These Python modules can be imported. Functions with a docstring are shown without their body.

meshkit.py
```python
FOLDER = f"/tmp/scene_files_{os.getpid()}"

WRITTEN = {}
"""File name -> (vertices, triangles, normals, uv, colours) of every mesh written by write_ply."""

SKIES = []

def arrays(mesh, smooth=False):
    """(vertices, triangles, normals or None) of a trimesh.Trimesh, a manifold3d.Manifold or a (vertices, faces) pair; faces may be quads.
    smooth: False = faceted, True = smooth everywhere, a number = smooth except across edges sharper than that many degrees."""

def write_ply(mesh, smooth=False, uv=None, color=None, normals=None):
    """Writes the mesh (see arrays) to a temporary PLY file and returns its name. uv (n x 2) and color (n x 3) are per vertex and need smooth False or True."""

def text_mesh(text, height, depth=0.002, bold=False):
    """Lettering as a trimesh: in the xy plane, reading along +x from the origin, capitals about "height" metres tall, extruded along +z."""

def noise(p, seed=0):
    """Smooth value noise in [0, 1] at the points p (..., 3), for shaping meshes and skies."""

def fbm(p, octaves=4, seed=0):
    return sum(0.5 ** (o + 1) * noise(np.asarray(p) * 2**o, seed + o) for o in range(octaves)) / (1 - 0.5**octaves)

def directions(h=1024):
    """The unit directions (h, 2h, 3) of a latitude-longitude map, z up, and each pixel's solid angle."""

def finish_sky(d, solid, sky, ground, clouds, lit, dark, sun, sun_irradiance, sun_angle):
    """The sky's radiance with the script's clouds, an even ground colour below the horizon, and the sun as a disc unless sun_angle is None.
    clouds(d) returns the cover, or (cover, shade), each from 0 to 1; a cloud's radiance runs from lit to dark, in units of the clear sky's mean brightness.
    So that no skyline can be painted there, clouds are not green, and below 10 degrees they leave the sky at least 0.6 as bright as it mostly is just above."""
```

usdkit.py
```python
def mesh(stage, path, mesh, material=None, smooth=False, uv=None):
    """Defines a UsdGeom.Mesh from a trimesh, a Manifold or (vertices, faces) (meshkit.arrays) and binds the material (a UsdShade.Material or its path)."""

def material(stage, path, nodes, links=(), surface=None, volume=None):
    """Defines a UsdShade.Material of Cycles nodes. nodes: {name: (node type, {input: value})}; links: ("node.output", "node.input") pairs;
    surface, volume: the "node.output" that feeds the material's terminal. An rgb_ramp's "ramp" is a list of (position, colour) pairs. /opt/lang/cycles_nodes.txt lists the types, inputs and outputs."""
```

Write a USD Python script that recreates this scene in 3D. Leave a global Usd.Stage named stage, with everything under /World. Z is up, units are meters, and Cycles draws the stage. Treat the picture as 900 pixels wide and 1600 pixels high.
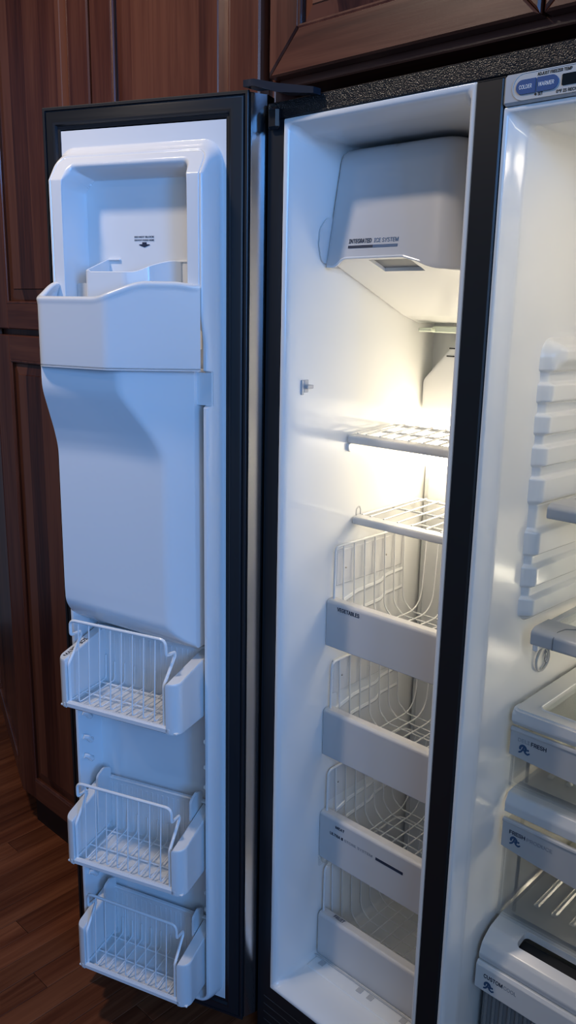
import math, random
import numpy as np, trimesh, manifold3d as m3, shapely.geometry as sg
from shapely import affinity
import usdkit, meshkit
from pxr import Usd, UsdGeom, UsdLux, Gf, Sdf

stage = Usd.Stage.CreateInMemory()
UsdGeom.SetStageUpAxis(stage, UsdGeom.Tokens.z)
UsdGeom.SetStageMetersPerUnit(stage, 1.0)
UsdGeom.Xform.Define(stage, '/World')
UsdGeom.Scope.Define(stage, '/World/Looks')

# ------------------------------------------------------------------ camera
F_PX, CAM = 1298.92, np.array([0.9645, -0.9604, 1.4039])
YAW, PITCH, ROLL = 0.7553, 0.2374, 0.0194
cy, sy, cp, sp = math.cos(YAW), math.sin(YAW), math.cos(PITCH), math.sin(PITCH)
fwd = np.array([-sy * cp, cy * cp, -sp]); rt0 = np.array([cy, sy, 0]); up0 = np.cross(rt0, fwd)
rt = rt0 * math.cos(ROLL) + up0 * math.sin(ROLL); up = -rt0 * math.sin(ROLL) + up0 * math.cos(ROLL)
cam = UsdGeom.Camera.Define(stage, '/World/camera')
cam.AddTransformOp().Set(Gf.Matrix4d(*rt, 0, *up, 0, *(-fwd), 0, *CAM, 1))
cam.CreateHorizontalApertureAttr(20.25); cam.CreateVerticalApertureAttr(36.0)
cam.CreateFocalLengthAttr(F_PX / 900 * 20.25)
cam.CreateClippingRangeAttr(Gf.Vec2f(0.02, 50))
cam.CreateExposureAttr(0.0)

# ------------------------------------------------------------------ light
dome = UsdLux.DomeLight.Define(stage, '/World/sky_light')
dome.CreateColorAttr(Gf.Vec3f(0.30, 0.54, 1.0)); dome.CreateIntensityAttr(0.05)

def aim(prim, pos, target):
    z = np.array(pos, float) - np.array(target, float); z /= np.linalg.norm(z)
    x = np.cross([0, 0, 1.0], z)
    if np.linalg.norm(x) < 1e-6: x = np.array([1.0, 0, 0])
    x /= np.linalg.norm(x); y = np.cross(z, x)
    UsdGeom.Xformable(prim).AddTransformOp().Set(Gf.Matrix4d(*x, 0, *y, 0, *z, 0, *map(float, pos), 1))

# daylight of two kitchen windows: a pale one behind the camera's right shoulder, a deep blue dusk one further right
for nm, pos, wd, col, inten in (('window_daylight', (2.2, -1.75, 1.95), 0.8, (0.40, 0.63, 1.0), 6.3), ('window_dusk_light', (2.9, -1.12, 1.75), 0.8, (0.09, 0.36, 1.0), 25.0)):
    win = UsdLux.RectLight.Define(stage, '/World/' + nm)
    win.CreateWidthAttr(wd); win.CreateHeightAttr(1.0); win.CreateColorAttr(Gf.Vec3f(*col)); win.CreateIntensityAttr(inten)
    aim(win, pos, (0.0, -0.1, 1.45))
# recessed ceiling lamps: one in front of the pantry, one further back in the room
for k, (lx, ly, li) in enumerate(((-0.36, -0.78, 115.0), (-0.75, -1.85, 24.0))):
    lamp = UsdLux.DiskLight.Define(stage, '/World/ceiling_lamp_light_%d' % k)
    lamp.CreateRadiusAttr(0.07); lamp.CreateColorAttr(Gf.Vec3f(1.0, 0.84, 0.68)); lamp.CreateIntensityAttr(li * 2.2)
    aim(lamp, (lx, ly, 2.485), (lx, ly + .001, 0.0))

# ------------------------------------------------------------------ materials
MAT = {}
def pmat(name, color, rough=0.35, metallic=0.0, spec=0.5, bump=None, coat=0.0, emis=None):
    nodes = {'p': ('principled_bsdf', dict(base_color=color, roughness=rough, metallic=metallic, specular_ior_level=spec, coat_weight=coat))}
    links = []
    if emis: nodes['p'][1].update(emission_color=emis[0], emission_strength=emis[1])
    if bump:
        nodes['t'] = ('texture_coordinate', {})
        nodes['n'] = ('noise_texture', dict(scale=bump[0], detail=bump[3] if len(bump) > 3 else 2.0))
        nodes['b'] = ('bump', dict(strength=bump[1], distance=bump[2]))
        links += [('t.object', 'n.vector'), ('n.fac', 'b.height'), ('b.normal', 'p.normal')]
    MAT[name] = usdkit.material(stage, '/World/Looks/' + name, nodes, links, surface='p.BSDF')

pmat('white_plastic', (0.82, 0.82, 0.815), 0.17)
pmat('white_shaded', (0.63, 0.62, 0.615), 0.30)  # darker copy of the bin white; shade on the fronts mixed into the colour
pmat('liner_white', (0.87, 0.87, 0.85), 0.15)
pmat('bin_white', (0.76, 0.755, 0.745), 0.22)
pmat('grey_plastic', (0.54, 0.54, 0.54), 0.28)
pmat('vinyl_wire', (0.84, 0.84, 0.83), 0.25)
pmat('gasket_black', (0.012, 0.013, 0.016), 0.42)
pmat('black_plastic', (0.010, 0.011, 0.013), 0.38)
pmat('black_shell', (0.010, 0.010, 0.012), 0.5)
pmat('textured_black', (0.010, 0.010, 0.011), 0.27, bump=(560.0, 0.85, 0.0015, 1.0))
pmat('steel', (0.55, 0.55, 0.56), 0.16, metallic=1.0)
pmat('hinge_metal', (0.03, 0.035, 0.05), 0.25, metallic=0.4)
pmat('print_dark', (0.02, 0.03, 0.06), 0.5)
pmat('print_black', (0.015, 0.015, 0.018), 0.5)
pmat('print_grey', (0.30, 0.31, 0.34), 0.5)
pmat('print_blue', (0.035, 0.09, 0.19), 0.5)
pmat('print_midblue', (0.10, 0.16, 0.26), 0.5)
pmat('print_white', (0.8, 0.8, 0.8), 0.5)
pmat('button_blue', (0.035, 0.10, 0.27), 0.35)
pmat('display_dark', (0.006, 0.012, 0.016), 0.15)
pmat('panel_grey', (0.62, 0.60, 0.57), 0.4)
pmat('vent_dark', (0.03, 0.03, 0.032), 0.6)
pmat('flap_grey', (0.23, 0.235, 0.24), 0.4)
pmat('lens_green', (0.75, 0.82, 0.68), 0.25)
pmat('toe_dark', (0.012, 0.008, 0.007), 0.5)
pmat('wall_paint', (0.34, 0.31, 0.27), 0.7)
pmat('floor_base', (0.03, 0.012, 0.007), 0.6)
pmat('brass_screw', (0.45, 0.42, 0.36), 0.35, metallic=1.0)
pmat('freezer_bulb', (0.9, 0.9, 0.85), 0.4, emis=((1.0, 0.86, 0.64), 8.0))
pmat('fridge_bulb', (0.9, 0.9, 0.85), 0.4, emis=((1.0, 0.86, 0.67), 14.0))

def clear_mat(name, tint, ior, gloss_rough, veil):
    """thin clear plastic or glass: see-through, a glossy skin and a slight haze of the plastic itself"""
    MAT[name] = usdkit.material(stage, '/World/Looks/' + name, {
        't': ('transparent_bsdf', dict(color=tint)), 'g': ('glossy_bsdf', dict(color=(1, 1, 1), roughness=gloss_rough)),
        'd': ('diffuse_bsdf', dict(color=(0.8, 0.82, 0.8))), 'lw': ('layer_weight', dict(blend=0.5)), 'pw': ('math', dict(math_type='power', value2=4.0)), 'f': ('math', dict(math_type='multiply_add', value2=0.7, value3=(ior - 1) ** 2 / (ior + 1) ** 2)),
        'm0': ('mix_closure', dict(fac=veil)), 'm1': ('mix_closure', {})},
        [('t.BSDF', 'm0.closure1'), ('d.BSDF', 'm0.closure2'), ('m0.closure', 'm1.closure1'), ('g.BSDF', 'm1.closure2'), ('lw.facing', 'pw.value1'), ('pw.value', 'f.value1'), ('f.value', 'm1.fac')], surface='m1.closure')
clear_mat('clear_plastic', (0.985, 0.99, 0.985), 1.45, 0.08, 0.045)
clear_mat('frosted_plastic', (0.95, 0.96, 0.95), 1.45, 0.15, 0.28)
clear_mat('shelf_glass', (0.965, 0.985, 0.975), 1.5, 0.03, 0.05)

def wood(name, dark, mid, light, axis, rough=0.32, bands=0.0, offset=0.0, grain=1.0):
    s = [26.0 * grain] * 3; s[axis] = 1.3 * grain
    sb = [16.0, 16.0, 16.0]; sb[axis] = 0.0
    floor = axis == 1
    nodes = {
        't': ('texture_coordinate', {}), 'o': ('object_info', {}),
        'off': ('vector_math', dict(math_type='multiply_add', vector2=(1, 1, 1), vector3=(offset, offset * 1.7, offset * .6))),
        'mp': ('mapping', dict(scale=tuple(s))), 'n': ('noise_texture', dict(scale=1.0, detail=5.0, roughness=0.6, distortion=0.6)),
        'mp2': ('mapping', dict(scale=tuple(x * 5 for x in s))), 'n2': ('noise_texture', dict(scale=1.0, detail=3.0, roughness=0.5)),
        'add': ('math', dict(math_type='multiply_add', value2=0.30)),
        'r': ('rgb_ramp', dict(ramp=[(0.30, dark), (0.58, mid), (0.85, light)])),
        'p': ('principled_bsdf', dict(roughness=rough, coat_weight=0.0 if floor else 0.25, coat_roughness=0.25, specular_ior_level=0.3 if floor else 0.5)),
        'b': ('bump', dict(strength=0.12, distance=0.001))}
    links = [('t.object', 'off.vector1'), ('off.vector', 'mp.vector'), ('mp.vector', 'n.vector'), ('off.vector', 'mp2.vector'), ('mp2.vector', 'n2.vector'),
             ('n2.fac', 'add.value1'), ('n2.fac', 'b.height'), ('b.normal', 'p.normal')]
    if bands:
        # boards glued side by side: an even tone per board
        nodes.update({'mb': ('mapping', dict(scale=tuple(sb))), 'fl': ('vector_math', dict(math_type='floor')), 'wn': ('white_noise_texture', dict(dimensions='3D')),
                      'sub': ('math', dict(math_type='multiply_add', value2=bands, value3=-bands * .5)), 'sum': ('math', dict(math_type='add'))})
        links += [('off.vector', 'mb.vector'), ('mb.vector', 'fl.vector1'), ('fl.vector', 'wn.vector'), ('wn.value', 'sub.value1'), ('sub.value', 'sum.value1'), ('n.fac', 'sum.value2'), ('sum.value', 'add.value3')]
    else:
        links += [('n.fac', 'add.value3')]
    links += [('add.value', 'r.fac'), ('r.color', 'p.base_color')]
    MAT[name] = usdkit.material(stage, '/World/Looks/' + name, nodes, links, surface='p.BSDF')

CH = ((0.032, 0.008, 0.006), (0.090, 0.026, 0.015), (0.155, 0.054, 0.030))
wood('cherry_upright', *CH, axis=2)
wood('cherry_level', *CH, axis=0, offset=3.1)
wood('cherry_panel', *CH, axis=2, bands=0.50, offset=7.7)
for k in range(4):
    q = (0.8, 1.0, 1.18, 0.9)[k]
    wood('oak_%d' % k, tuple(q * c for c in (0.040, 0.009, 0.004)), tuple(q * c for c in (0.135, 0.036, 0.014)), tuple(q * c for c in (0.24, 0.078, 0.032)), axis=1, rough=0.42, offset=11.3 * (k + 1))

# ------------------------------------------------------------------ scene helpers
COUNT = {}
def numbered(parent, name):
    k = (parent, name); n = COUNT.get(k, 0); COUNT[k] = n + 1
    return name if n == 0 else '%s_%03d' % (name, n)

class Node:
    """a prim plus the transform (rotation z + base) that its meshes' world points are taken back through"""
    def __init__(s, path, base, rz): s.path, s.base, s.rz = path, np.array(base, float), rz
    def inv(s, v):
        v = np.asarray(v, float) - s.base; c, q = math.cos(-s.rz), math.sin(-s.rz)
        return np.stack([v[:, 0] * c - v[:, 1] * q, v[:, 0] * q + v[:, 1] * c, v[:, 2]], 1)
ROOT = Node('/World', (0, 0, 0), 0)

def setdata(prim, label=None, cat=None, group=None, kind=None):
    for k, v in (('label', label), ('category', cat), ('group', group), ('kind', kind)):
        if v: prim.SetCustomDataByKey(k, v)

def thing(name, label, cat, base, rz=0.0, group=None):
    p = '/World/' + numbered('/World', name)
    x = UsdGeom.Xform.Define(stage, p); x.AddTranslateOp().Set(Gf.Vec3d(*map(float, base))); x.AddRotateZOp().Set(math.degrees(rz))
    setdata(x.GetPrim(), label, cat, group)
    return Node(p, base, rz)

def obj(name, mesh, mat, parent=ROOT, smooth=35, label=None, cat=None, group=None, kind=None, local=False):
    v, f, _ = meshkit.arrays(mesh, False)
    if not local: v = parent.inv(v)
    p = parent.path + '/' + numbered(parent.path, name)
    usdkit.mesh(stage, p, trimesh.Trimesh(v, f, process=False) if smooth is not True else (v, f), MAT[mat], smooth=smooth)
    setdata(stage.GetPrimAtPath(p), label, cat, group, kind)
    return Node(p, parent.base, parent.rz)

# ------------------------------------------------------------------ mesh helpers
def cat(*ms): return trimesh.util.concatenate([tm(m) for m in ms])
def tm(m):
    if isinstance(m, trimesh.Trimesh): return m
    v, f, _ = meshkit.arrays(m, False); return trimesh.Trimesh(v, f, process=False)
def man(m):
    m = tm(m).copy(); m.merge_vertices()
    return m3.Manifold(m3.Mesh(np.asarray(m.vertices, np.float32), np.asarray(m.faces, np.uint32)))
def box(x0, x1, y0, y1, z0, z1, c=0.0):
    """box with chamfered edges"""
    lo, hi = np.array([x0, y0, z0], float), np.array([x1, y1, z1], float)
    c = min(c, *(0.45 * (hi - lo)))
    if c <= 0:
        b = trimesh.creation.box(extents=hi - lo); b.apply_translation((lo + hi) / 2); return b
    pts = []
    for i in (0, 1):
        for j in (0, 1):
            for k in (0, 1):
                p = np.array([lo[0] if i == 0 else hi[0], lo[1] if j == 0 else hi[1], lo[2] if k == 0 else hi[2]])
                s = np.array([1 if i == 0 else -1, 1 if j == 0 else -1, 1 if k == 0 else -1]) * c
                for a in range(3):
                    q = p + s; q[a] = p[a]; pts.append(q)
    return trimesh.convex.convex_hull(np.array(pts))
def fillet(pts, r, n=5, closed=False):
    pts = [np.array(p, float) for p in pts]; out = []; N = len(pts)
    rr = r if hasattr(r, '__len__') else [r] * N
    for i, p in enumerate(pts):
        if not closed and i in (0, N - 1): out.append(p); continue
        a, b = pts[i - 1], pts[(i + 1) % N]
        u, v = a - p, b - p; lu, lv = np.linalg.norm(u), np.linalg.norm(v)
        u, v = u / lu, v / lv
        ang = math.acos(max(-1, min(1, float(u @ v))))
        if rr[i] <= 0 or ang > math.pi - 0.02: out.append(p); continue
        d = min(rr[i] / math.tan(ang / 2), 0.48 * lu, 0.48 * lv)
        p0, p1 = p + u * d, p + v * d
        for t in np.linspace(0, 1, n + 1):
            out.append((1 - t) ** 2 * p0 + 2 * t * (1 - t) * p + t * t * p1)
    return np.array(out)
def tube(pts, r, sides=8, caps=True, closed=False):
    pts = np.asarray(pts, float); n = len(pts)
    if closed: T = np.roll(pts, -1, 0) - np.roll(pts, 1, 0)
    else:
        T = np.empty_like(pts); T[1:-1] = pts[2:] - pts[:-2]; T[0] = pts[1] - pts[0]; T[-1] = pts[-1] - pts[-2]
    T /= np.linalg.norm(T, axis=1, keepdims=True) + 1e-12
    a = np.array([0, 0, 1.0]) if abs(T[0][2]) < 0.9 else np.array([1.0, 0, 0])
    N = np.cross(T[0], a); N /= np.linalg.norm(N); V, Fc = [], []
    ang = np.arange(sides) * 2 * math.pi / sides
    for i in range(n):
        N = N - T[i] * (N @ T[i]); N /= np.linalg.norm(N); B = np.cross(T[i], N)
        V.append(pts[i] + r * (np.cos(ang)[:, None] * N + np.sin(ang)[:, None] * B))
    V = np.concatenate(V)
    for i in range(n if closed else n - 1):
        j = (i + 1) % n
        for k in range(sides):
            l = (k + 1) % sides
            Fc += [(i * sides + k, i * sides + l, j * sides + l), (i * sides + k, j * sides + l, j * sides + k)]
    if caps and not closed:
        for k in range(1, sides - 1):
            Fc.append((0, k + 1, k)); o = (n - 1) * sides; Fc.append((o, o + k, o + k + 1))
    return trimesh.Trimesh(V, Fc, process=False)
def loft(rings, close_ring=True, cap0=False, cap1=False):
    rings = np.asarray(rings, float); n, m = rings.shape[:2]; V = rings.reshape(-1, 3); Fc = []
    for i in range(n - 1):
        for k in range(m if close_ring else m - 1):
            l = (k + 1) % m
            Fc += [(i * m + k, i * m + l, (i + 1) * m + l), (i * m + k, (i + 1) * m + l, (i + 1) * m + k)]
    V = list(V)
    for flag, i in ((cap0, 0), (cap1, n - 1)):
        if flag:
            c = len(V); V.append(rings[i].mean(0))
            for k in range(m):
                l = (k + 1) % m
                Fc.append((c, i * m + l, i * m + k) if i == 0 else (c, i * m + k, i * m + l))
    return trimesh.Trimesh(np.array(V), Fc, process=False)
def fix(m):
    m = tm(m); m.merge_vertices(); trimesh.repair.fix_normals(m, multibody=False); return m
def rrect(x0, x1, y0, y1, r, n=5):
    r = min(r, (x1 - x0) * .49, (y1 - y0) * .49); out = []
    for cx, cy_, a in ((x1 - r, y1 - r, 0), (x0 + r, y1 - r, 90), (x0 + r, y0 + r, 180), (x1 - r, y0 + r, 270)):
        for t in np.linspace(a, a + 90, n + 1):
            out.append((cx + r * math.cos(math.radians(t)), cy_ + r * math.sin(math.radians(t))))
    return np.array(out)
def prism(poly2, a0, a1, axis):
    """extrude a 2-D outline (holes allowed when a shapely polygon) along axis: x takes (y,z), y takes (x,z), z takes (x,y)"""
    pg = poly2 if isinstance(poly2, sg.Polygon) else sg.Polygon(poly2)
    m = trimesh.creation.extrude_polygon(pg, a1 - a0, engine='earcut'); v = m.vertices.copy(); v[:, 2] += a0
    f = m.faces
    if axis == 0: v = v[:, [2, 0, 1]]
    elif axis == 1: v = v[:, [0, 2, 1]]; f = f[:, ::-1]
    return trimesh.Trimesh(v, f, process=False)
def grid(X, Y, Z):
    n, m = X.shape; V = np.stack([X, Y, Z], -1).reshape(-1, 3); i, j = np.meshgrid(np.arange(n - 1), np.arange(m - 1), indexing='ij')
    a = (i * m + j).ravel(); q = np.stack([a, a + m, a + m + 1, a + 1], 1)
    return trimesh.Trimesh(V, np.vstack([q[:, [0, 1, 2]], q[:, [0, 2, 3]]]), process=False)
def S(a, b, x):
    t = np.clip((np.asarray(x, float) - a) / (b - a), 0, 1); return t * t * (3 - 2 * t)
def text(s, origin, ex, ey, height, width=None, depth=0.0003, bold=False):
    """lettering lying on a surface: origin, reading direction, up direction"""
    m = meshkit.text_mesh(s, height, depth, bold)
    ex, ey = np.array(ex, float), np.array(ey, float); ex /= np.linalg.norm(ex); ey -= ex * (ex @ ey); ey /= np.linalg.norm(ey); ez = np.cross(ex, ey)
    v = np.array(m.vertices)
    if width: v[:, 0] *= width / max(v[:, 0].max(), 1e-6)
    return trimesh.Trimesh(np.array(origin) + v[:, :1] * ex + v[:, 1:2] * ey + v[:, 2:] * ez, m.faces, process=False)
def sdf_rrect(u, z, u0, u1, z0, z1, r):
    """distance inside a rounded rectangle (positive inside)"""
    qx = np.abs(u - (u0 + u1) / 2) - (u1 - u0) / 2 + r; qz = np.abs(z - (z0 + z1) / 2) - (z1 - z0) / 2 + r
    return r - np.hypot(np.maximum(qx, 0), np.maximum(qz, 0)) - np.minimum(np.maximum(qx, qz), 0)

# ------------------------------------------------------------------ the room
struct = dict(kind='structure')
fl = obj('floor', box(-2.6, 3.4, -3.2, 0.8, -0.05, -0.004), 'floor_base', label='dark wooden strip floor of the kitchen', **struct)
rng = random.Random(5)
W = 0.057
for i in range(-26, 10):
    x0 = -0.575 + W * i
    y = -2.4 + rng.uniform(-.7, 0)
    if abs(x0 - (-0.632)) < 0.005: y = -0.17 - 1.6
    if abs(x0 - (-0.461)) < 0.005: y = -0.223 - 1.1
    while y < 0.66:
        L = rng.uniform(0.8, 1.7)
        if abs(x0 - (-0.632)) < 0.005 and y < -0.2: L = 1.6
        if abs(x0 - (-0.461)) < 0.005 and y < -0.3: L = 1.1
        if y + L > -2.2:
            obj('plank', box(x0 + .0004, x0 + W - .0004, y + .0005, min(y + L, .7) - .0005, -0.012, rng.uniform(-.0004, 0), 0.0009), 'oak_%d' % rng.randrange(4), fl, smooth=False)
        y += L
obj('wall_back', box(-2.6, 3.4, 0.72, 0.8, 0, 2.5), 'wall_paint', **struct)
obj('wall_left', box(-2.6, -2.5, -3.2, 0.72, 0, 2.5), 'wall_paint', **struct)
obj('ceiling', box(-2.6, 3.4, -3.2, 0.8, 2.5, 2.56), 'wall_paint', **struct)

# ------------------------------------------------------------------ pantry cabinet and the cabinet over the refrigerator
def frame_door(parent, x0, x1, z0, z1, y, st=0.07, rail0=0.06, rail1=0.06, mitred=False, bev=0.04, place=None, T=0.022):
    P = (lambda m: m) if place is None else place
    a, b, c, d = x0 + st, x1 - st, z0 + rail0, z1 - rail1
    def frust(ox0, ox1, oz0, oz1, yo, ix, yi):
        r0 = np.array([(ox0, yo, oz0), (ox1, yo, oz0), (ox1, yo, oz1), (ox0, yo, oz1)])
        r1 = np.array([(ox0 + ix, yi, oz0 + ix), (ox1 - ix, yi, oz0 + ix), (ox1 - ix, yi, oz1 - ix), (ox0 + ix, yi, oz1 - ix)])
        r00 = r0 + (0, .010, 0); r11 = r1.copy(); r11[:, 0] += np.where([1, 0, 0, 1], .0015, -.0015); r11[:, 2] += np.where([1, 1, 0, 0], .0015, -.0015); r11[:, 1] -= .0018
        return loft([r00, r0, r1, r11], cap1=True, cap0=True)
    pan = obj('door', P(fix(frust(a - .006, b + .006, c - .006, d + .006, y + .013, bev, y + .0045))), 'cherry_panel', parent, smooth=False)
    if mitred:
        shp = [('stile', [(x0, z0), (a, c), (a, d), (x0, z1)], 'cherry_upright'), ('stile', [(x1, z0), (x1, z1), (b, d), (b, c)], 'cherry_upright'),
               ('rail', [(x0, z0), (x1, z0), (b, c), (a, c)], 'cherry_level'), ('rail', [(x0, z1), (a, d), (b, d), (x1, z1)], 'cherry_level')]
    else:
        shp = [('stile', [(x0, z0), (a, z0), (a, z1), (x0, z1)], 'cherry_upright'), ('stile', [(b, z0), (x1, z0), (x1, z1), (b, z1)], 'cherry_upright'),
               ('rail', [(a, z0), (b, z0), (b, c), (a, c)], 'cherry_level'), ('rail', [(a, d), (b, d), (b, z1), (a, z1)], 'cherry_level')]
    for nm, pl, mt in shp:
        p = sg.Polygon(pl); q = p.buffer(-.0004, join_style=2); q2 = p.buffer(-.0032, join_style=2)
        A, B = np.array(q.exterior.coords)[:-1], np.array(q2.exterior.coords)[:-1]
        rings = [np.column_stack([R[:, 0], np.full(4, yy), R[:, 1]]) for R, yy in ((A, y + T), (A, y + .003), (B, y))]
        obj(nm, P(fix(loft(rings, cap0=True, cap1=True))), mt, pan, smooth=False)
    beads = []
    for p0, p1 in (((a, c), (b, c)), ((b, c), (b, d)), ((b, d), (a, d)), ((a, d), (a, c))):
        beads.append(tube([(p0[0], y + .004, p0[1]), (p1[0], y + .004, p1[1])], .0042, 8))
    obj('bead', P(cat(*beads)), 'cherry_upright', pan)

PY = 0.04
pantry = thing('pantry_cabinet', 'tall reddish cherry pantry cabinet with raised panel doors behind the open freezer door', 'cabinet', (-0.505, 0.35, 0))
obj('carcass', cat(box(-0.962, -0.046, PY + .024, .70, .10, 2.38, .002)), 'cherry_upright', pantry, smooth=False)
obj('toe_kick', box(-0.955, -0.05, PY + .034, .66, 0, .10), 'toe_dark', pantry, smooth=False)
for x0, x1 in ((-0.965, -0.527), (-0.520, -0.058)):
    frame_door(pantry, x0, x1, 1.350, 2.36, PY, bev=.036)
    frame_door(pantry, x0, x1, 0.105, 1.337, PY, bev=.036)

over = thing('overhead_cabinet', 'cherry wall cabinet with mitred door frames above the refrigerator', 'cabinet', (0.42, 0.35, 1.742))
obj('carcass', box(-0.036, 0.876, PY + .024, .70, 1.742, 2.38, .002), 'cherry_level', over, smooth=False)
for x0, x1 in ((-0.038, 0.4175), (0.4225, 0.878)):
    frame_door(over, x0, x1, 1.754, 2.36, PY, st=.062, rail0=.062, rail1=.062, mitred=True, bev=.03)

# the cabinet that turns away behind the pantry's far end
CA = math.radians(180 - 21.8)
cdir, cnor = np.array([math.cos(CA), math.sin(CA)]), np.array([-math.sin(CA), math.cos(CA)])
def corner_place(m):
    v = tm(m).vertices.copy(); o = np.array([-0.968, 0.042])
    w = o + v[:, :1] * cdir - v[:, 1:2] * cnor * -1
    mm = trimesh.Trimesh(np.column_stack([w, v[:, 2]]), tm(m).faces[:, ::1], process=False); return fix(mm)
corner = thing('corner_cabinet', 'dark cherry cabinet turned away at an angle beyond the pantry', 'cabinet', (-1.3, 0.3, 0))
def cbox(x0, x1, y0, y1, z0, z1, c=0.001): return corner_place(box(x0, x1, -y1, -y0, z0, z1, c))
obj('carcass', man(cbox(0.004, 0.62, .024, .40, .10, 2.38)) - man(box(-.9665, .5, -1, 1, -1, 3)), 'cherry_upright', corner, smooth=False)
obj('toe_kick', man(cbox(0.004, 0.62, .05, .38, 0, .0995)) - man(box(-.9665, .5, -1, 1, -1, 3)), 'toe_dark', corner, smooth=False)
obj('stile', cbox(0.006, 0.075, 0, .022, .105, 2.36, .003), 'cherry_upright', corner, smooth=False)
obj('stile', cbox(0.545, 0.615, 0, .022, .105, 2.36, .003), 'cherry_upright', corner, smooth=False)
obj('rail', cbox(0.076, 0.544, 0, .022, .105, .165, .003), 'cherry_level', corner, smooth=False)
obj('rail', cbox(0.076, 0.544, 0, .022, 2.30, 2.36, .003), 'cherry_level', corner, smooth=False)
obj('panel', cbox(0.07, 0.55, .008, .02, .16, 2.305, .006), 'cherry_panel', corner, smooth=False)

# ------------------------------------------------------------------ refrigerator
fridge = thing('refrigerator', 'side by side refrigerator, freezer door swung open and its white lit interior showing', 'refrigerator', (0.455, 0.36, 0))
XL, XM1, XM2, XR = 0.0373, 0.3648, 0.4034, 0.875
ZB, ZT, ZTF, ZC = 0.143, 1.680, 1.645, 1.705
# black shell with its openings
shell = man(box(.005, .912, .004, .71, .03, ZC - .0005, .002)) - man(box(XL - .004, XM1 + .004, -.1, .60, ZB - .004, ZT + .004)) - man(box(XM2 - .004, XR + .004, -.1, .66, ZB - .004, ZT + .004))
obj('cabinet_shell', shell, 'black_shell', fridge, smooth=20)
pl = sg.box(.005, .025, .912, ZT).difference(sg.box(XL, ZB, XM1, 2)).difference(sg.box(XM2, ZB, XR, 2))
obj('front_flange', prism(pl, -.001, .0045, 1), 'gasket_black', fridge, smooth=20)
obj('top_trim', box(.005, .912, -.003, .03, ZT + .0005, ZC, .0015), 'textured_black', fridge, smooth=False, label='pebbled black strip along the top')
obj('mullion', box(XM1 + .0003, XM2 - .0003, -.004, .01, ZB, ZT - .001, .002), 'black_plastic', fridge, smooth=20)
obj('hinge_knuckle', box(.012, .034, -.012, -.002, ZT - .014, ZC - .008, .004), 'black_plastic', fridge)
obj('base_grille', cat(box(0.0, .912, .006, .05, .004, .128, .004), *[box(.02, .89, -.002, .012, z, z + .008, .002) for z in np.arange(.02, .12, .018)]), 'black_plastic', fridge, smooth=False)

def liner(x0, x1, z0, z1, yb, steps):
    """moulded tub: rings of a rounded rectangle going back from the flange"""
    rings = []
    for y, ins, r in steps:
        il, ir, ib, it = ins if hasattr(ins, '__len__') else (ins,) * 4
        q = rrect(x0 + il, x1 - ir, z0 + ib, z1 - it, r, 6); rings.append(np.column_stack([q[:, 0], np.full(len(q), y), q[:, 1]]))
    m = loft(rings, cap1=True)
    return m
fz = liner(XL, XM1, ZB, ZT, .4, [(.0, 0, .002), (-.0015, .0015, .003), (-.0015, .006, .005), (.0005, .0085, .008), (.004, .0105, .010), (.010, .0122, .012), (.022, (.0132, .0132, .014, .018), .014), (.04, (.0137, .0137, .015, .020), .016), (.10, (.0143, .0145, .0155, .0205), .010), (.2, (.0155, .016, .017, .021), .010), (.40, (.0175, .018, .018, .022), .012)])
fzl = obj('freezer_liner', fz, 'liner_white', fridge, smooth=50)
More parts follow.
